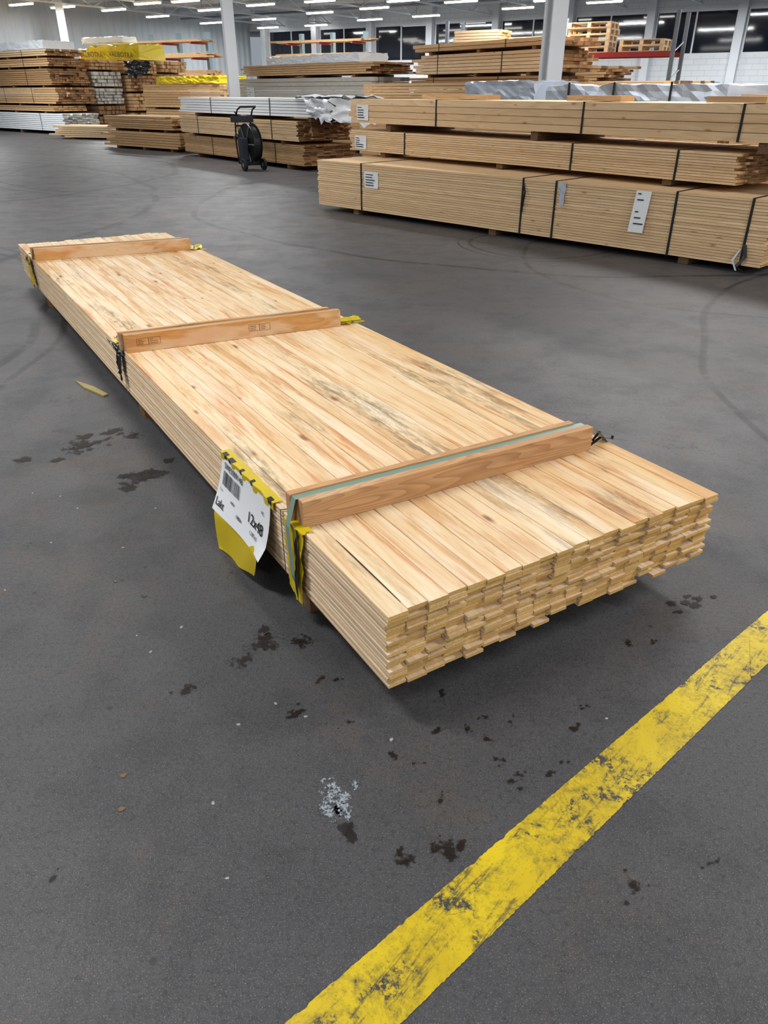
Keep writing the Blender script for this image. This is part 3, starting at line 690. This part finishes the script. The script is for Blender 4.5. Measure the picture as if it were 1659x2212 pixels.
for X0 in (.05,1.5):
    vs,fs=text_verts('VALBOTRÄ',.23); b=MB()
    b.add([(2.82-X0-x,.125+.01*math.sin(x*7),.09+y*.95+.03*math.sin(x*3+X0)) for x,y,z in vs],fs); b.build('printed_text',M['ink'],yb)
wrapped('white wrapped bundle lying on the yellow wrapped bundle',(cY[0]-.7,cY[1]+.6),62,2.0,.7,2.78,2.96,'white_film',amp=.04,sd=12)
so=scrap('plastic_sheet','black_film',(0,0,0),(.9,0,0),(.1,-.25,-.5),(.8,-.3,-.4),14,14,.12,50,parent=None,rag=.4); so.location=(pC.x-.0,pC.y-.2,2.18); tag(so,'dark torn plastic sheet hanging under the yellow wrapped bundle','plastic sheet')
cE=Vector((PX(475,26,1.2),26,0))
pack('lower tan pack left of the middle column',(cE.x,cE.y),aL,4.0,1.1,.1,.75,8,10,('tan','brown_end'),group=GL,hb=.1,gap=.005)
pack('upper tan pack left of the middle column',(cE.x,cE.y),aL,4.0,1.1,.81,1.46,8,9,('tan','tan_end'),group=GL,gap=.005)
wrapped('flat bright yellow wrapped bundle left of the middle column',(cE.x,cE.y),aL,3.2,1.1,1.47,1.68,'yellow_film',amp=.03,sd=21)
cF=Vector((PX(395,24,.2),24,0))
pack('low loose spread of planks on the floor before the far left stacks',(cF.x,cF.y),72,4.4,1.1,.05,.36,8,6,('pale','tan_end'),lim=20,jit=.2,hb=.05,group=GL,labels=((1.8,.22,.4,.2),),gap=.005)
cG=Vector((PX(385,19.5,.3),19.5,0))
pack('plank pile with uneven ends left of the strapping cart, lower part',(cG.x,cG.y),50,3.0,1.0,.06,.40,6,6,('tan','tan_end'),lim=20,jit=.25,group=GL,gap=.004)
pack('plank pile with uneven ends left of the strapping cart, upper part',onp(cG,50,.2),50,2.7,.95,.46,.74,6,6,('tan','brown_end'),lim=20,jit=.1,group=GL,gap=.004)
def cant(u,Y,label):
    x=PX(u,Y,2); o=empty('cantilever_rack',(x,Y,0),math.pi/2+R(60),label,'rack','cantilever racks at the back')
    for s_ in (0,1.6,3.2):
        b=MB(); b.box(s_-.07,s_+.07,-.1,.1,0,3.4); b.build('post',M['teal'],o)
        for z_ in (1.75,2.4,2.95):
            b=MB(); b.box(s_-.04,s_+.04,.1,1.1,z_,z_+.07); b.build('arm',M['red'],o)
    return x,o
for (u,Y,l1) in ((455,36.5,'pale blue and red cantilever rack near the left wall'),(790,36,'pale blue and red cantilever rack beneath the middle windows')):
    x,o=cant(u,Y,l1)
    for z_,dz in ((1.825,.2),(2.475,.16),(3.025,.08)):
        v=Vector((x,Y,0))+eL(60)*(-.6)-eW(60)*1.05
        pack('%s load of planks on the %s'%({1.825:'lower',2.475:'middle',3.025:'upper'}[z_],l1),(v.x,v.y),60,4.6,.85,z_+.001,z_+dz,5,3,('tan','tan_end'),jit=.2,hb=0,group='planks on the cantilever racks')

# ---------------------------------------------------------------- strapping cart
X=PX(537,15.1,.4); cart=empty('strapping_cart',(X,15.1,0),R(36),'dark strapping cart with a big strap reel and two rubber wheels','cart')
for (sx) in (-.15,.15):
    b=MB(); b.lathe((sx*1.3,-.16,.10),(1,0,0),[(-.025,.03),(-.025,.092),(-.015,.099),(.015,.099),(.025,.092),(.025,.03)],24); wo=b.build('wheel',M['rubber'],cart,False)
    b=MB(); b.lathe((sx*1.3,-.16,.10),(1,0,0),[(-.03,.004),(-.03,.035),(.03,.035),(.03,.004)],16); b.build('hub',M['steelgrey'],wo)
b=MB()
for x in (-.15,.15): b.tube([(x,-.16,.10),(x,.14,.11),(x,.2,.45),(x,.16,.80),(x,.05,.98),(x,-.08,1.03)],.015,8)
b.tube([(-.18,-.16,.10),(.18,-.16,.10)],.013,8); b.tube([(-.15,.14,.11),(.15,.14,.11)],.013,8); b.tube([(-.15,.19,.72),(.15,.19,.72)],.013,8)
b.tube([(-.15,-.1,.10),(-.15,-.05,.45),(-.15,.19,.62)],.013,8); b.tube([(.15,-.1,.10),(.15,-.05,.45),(.15,.19,.62)],.013,8)
b.build('frame',M['darksteel'],cart,True)
b=MB(); b.tube([(-.15,-.08,1.03),(.15,-.08,1.03)],.017,8); b.build('handle',M['rubber'],cart,True)
b=MB(); prof=[(-.08,.12),(-.08,.335),(-.07,.34),(-.062,.29),(.062,.29),(.07,.34),(.08,.335),(.08,.12)]
b.lathe((.02,-.02,.43),(1,0,0),prof,36); rl=b.build('strap_reel',M['black_strap'],cart,False)
b=MB(); b.lathe((.02,-.02,.43),(1,0,0),[(-.10,.01),(-.10,.06),(.10,.06),(.10,.01)],20)
for q in range(6):
    t=q*math.pi/3; b.tube([(.105,-.02,.43),(.105,-.02+.32*math.cos(t),.43+.32*math.sin(t))],.011,5); b.tube([(-.068,-.02,.43),(-.068,-.02+.32*math.cos(t),.43+.32*math.sin(t))],.011,5)
b.build('reel_hub',M['steelgrey'],rl)
b=MB(); b.box(-.2,.16,.05,.25,.78,.80); b.box(-.2,.16,.05,.06,.80,.88); b.box(-.2,.16,.24,.25,.80,.88); b.box(-.2,-.19,.06,.24,.80,.88); b.box(.15,.16,.06,.24,.80,.88); tr=b.build('tool_tray',M['bluebox'],cart)
b=MB(); b.box(-.15,.0,.10,.17,.805,.87); b.tube([(-.1,.13,.86),(-.16,.13,.95)],.013,6); b.build('hand_tool',M['darksteel'],tr)
b=MB(); b.box(-.21,-.09,-.15,.0,.16,.54,ch=.02); b.build('side_box',M['bluebox'],cart)

es=empty('exit_sign',(0,0,0),0,'small green illuminated emergency exit sign on the white wall at right','exit sign')
sv=Q+eL(WA)*(-2.35); es.location=(sv.x,sv.y,1.2); es.rotation_euler=(0,0,WRZ)
b=MB(); b.box(-.2,.2,.003,.06,0,.26); b.build('sign_box',M['exit'],es)
b=MB(); b.add([(-.02,.062,.13),(-.09,.062,.20),(-.09,.062,.15),(-.16,.062,.15),(-.16,.062,.11),(-.09,.062,.11),(-.09,.062,.06)],[(0,1,2,3,4,5,6)])
b.box(.02,.14,.061,.063,.05,.21); b.build('pictogram',M['exitw'],es)

# ---------------------------------------------------------------- floor marks and debris
def blobs(name,mat,u,v,rad,n,spread,sd,label,cat,group=None,z=.0014,asp=1.0,ang=0):
    rr=random.Random(sd); p=P(u,v); b=MB(); ca,sa=math.cos(ang),math.sin(ang)
    for i in range(n):
        ox,oy=(rr.gauss(0,spread),rr.gauss(0,spread)/asp) if i else (0,0); r=rad*(rr.uniform(.4,.9) if i else 1.3); m=20; vs=[]
        for j in range(m):
            t=2*math.pi*j/m; q=r*(1.15+.5*noise.noise(Vector((math.cos(t)*1.6+sd,math.sin(t)*1.6,i))))
            x=ox+q*math.cos(t); y=oy+q*math.sin(t)/asp; vs.append((x*ca-y*sa,x*sa+y*ca,z+i*.00005))
        vs.append((ox*ca-oy*sa,ox*sa+oy*ca,z+i*.00005)); b.add(vs,[(j,(j+1)%m,m) for j in range(m)],0,[0]*m+[1])
    o=b.build(name,M[mat],None); o.location=(p.x,p.y,0); return tag(o,label,cat,group)
big=[(182,962,.080,'wet dark stain on the floor left of the middle of the bundle'),(570,1388,.046,'wet dark stain beside the front left corner of the bundle'),(402,1495,.016,'small dark splat left of the front corner'),(640,1540,.016,'dark glossy spot in front of the bundle corner'),(880,1860,.018,'dark wet patch left of the yellow line, by the foreground'),(968,1832,.022,'dark wet patch touching the left of the yellow line'),(1125,1680,.017,'dark smear left of the yellow line, mid way'),(1370,1915,.014,'dark spot pair right of the yellow line'),(1500,1310,.026,'dark wet patch on the floor right of the bundle front'),(300,1030,.065,'faint damp patch left of the bundle')]
for i,(u,v,r,lab) in enumerate(big):
    blobs('floor_stain','damp' if i==9 else ('wetsoft' if i in (0,8) else 'wet'),u,v,r,9 if i in (0,1,9) else 7,r*1.3,i*3+1,lab,'stain',asp=1.4,ang=.4)
blobs('spill','spill',722,1722,.022,9,.02,77,'shiny pale spill on the floor before the yellow line','spill',asp=.6,ang=.3)
blobs('floor_stain','damp',750,1790,.014,4,.016,78,'dark tail of the shiny spill','stain',asp=.6,ang=.3,z=.0008)
small=[(690,1468),(728,1468),(1010,1575),(940,1580),(1105,1562),(1050,1595),(895,1650),(850,1632),(1240,1575),(1260,1530),(1215,1645),(1190,1668),(1070,1640),(950,1730),(310,1290),(250,1258),(60,1180),(955,1500),(1050,1550),(755,1560),(1355,1387),(1410,1390),(1530,1865),(110,1900)]
for i,(u,v) in enumerate(small):
    blobs('floor_spot','wet',u,v,random.uniform(.008,.013),3,.012,100+i,'small dark wet spot on the floor around the front of the bundle','spot','small dark spots on the floor',asp=1.5,ang=random.random()*2)
def pebble(u,v,r,mat,name,label,cat,group):
    p=P(u,v); b=MB(); m=9; vs=[]
    for k_,(zz,q) in enumerate(((0,.8),(.35,1),(.7,.6))):
        for j in range(m):
            t=2*math.pi*j/m; q2=q*r*random.uniform(.75,1.2); vs.append((q2*math.cos(t)*1.4,q2*math.sin(t),zz*r*.6))
    fs=[(k_*m+j,k_*m+(j+1)%m,(k_+1)*m+(j+1)%m,(k_+1)*m+j) for k_ in range(2) for j in range(m)]+[tuple(range(2*m,3*m)),tuple(range(m))[::-1]]
    b.add(vs,fs); o=b.build(name,M[mat]); o.location=(p.x,p.y,0); o.rotation_euler=(0,0,random.random()*3); tag(o,label,cat,group)
for (u,v) in ((595,1520),(325,1408),(392,1355),(295,1373),(248,1256),(167,1098),(70,1065),(10,1275),(130,1072),(265,1183),(335,1098),(660,1548),(460,1735),(490,1897),(515,1565),(1310,1552),(230,930),(110,1172),(1160,1100),(845,1598)):
    pebble(u,v,random.uniform(.0022,.0042),'chip','debris_chip','tiny pale chip of debris on the dark floor','debris','pale chips scattered on the floor')
for (u,v,l) in ((266,1676,'small curled brown wood chip, upper of two at lower left'),(262,1748,'small brown wood chip, lower of two at lower left')):
    pebble(u,v,.0055,'woodchip','wood_chip',l,'wood chip',None)
p0=P(163,825); p1=P(232,855); d=(p1-p0); n2=Vector((-d.y,d.x,0)).normalized()
b=MB(); b.add([p0,p0.lerp(p1,.4)-n2*.022,p1-n2*.02,p1+n2*.004,p0.lerp(p1,.5)+n2*.016]+[q+Vector((0,0,.008)) for q in (p0,p0.lerp(p1,.4)-n2*.022,p1-n2*.02,p1+n2*.004,p0.lerp(p1,.5)+n2*.016)],[(4,3,2,1,0),(5,6,7,8,9)]+[(i,(i+1)%5,5+(i+1)%5,5+i) for i in range(5)])
tag(b.build('wood_splinter',M['splinter']),'flat yellowish wood splinter on the floor left of the bundle','splinter')
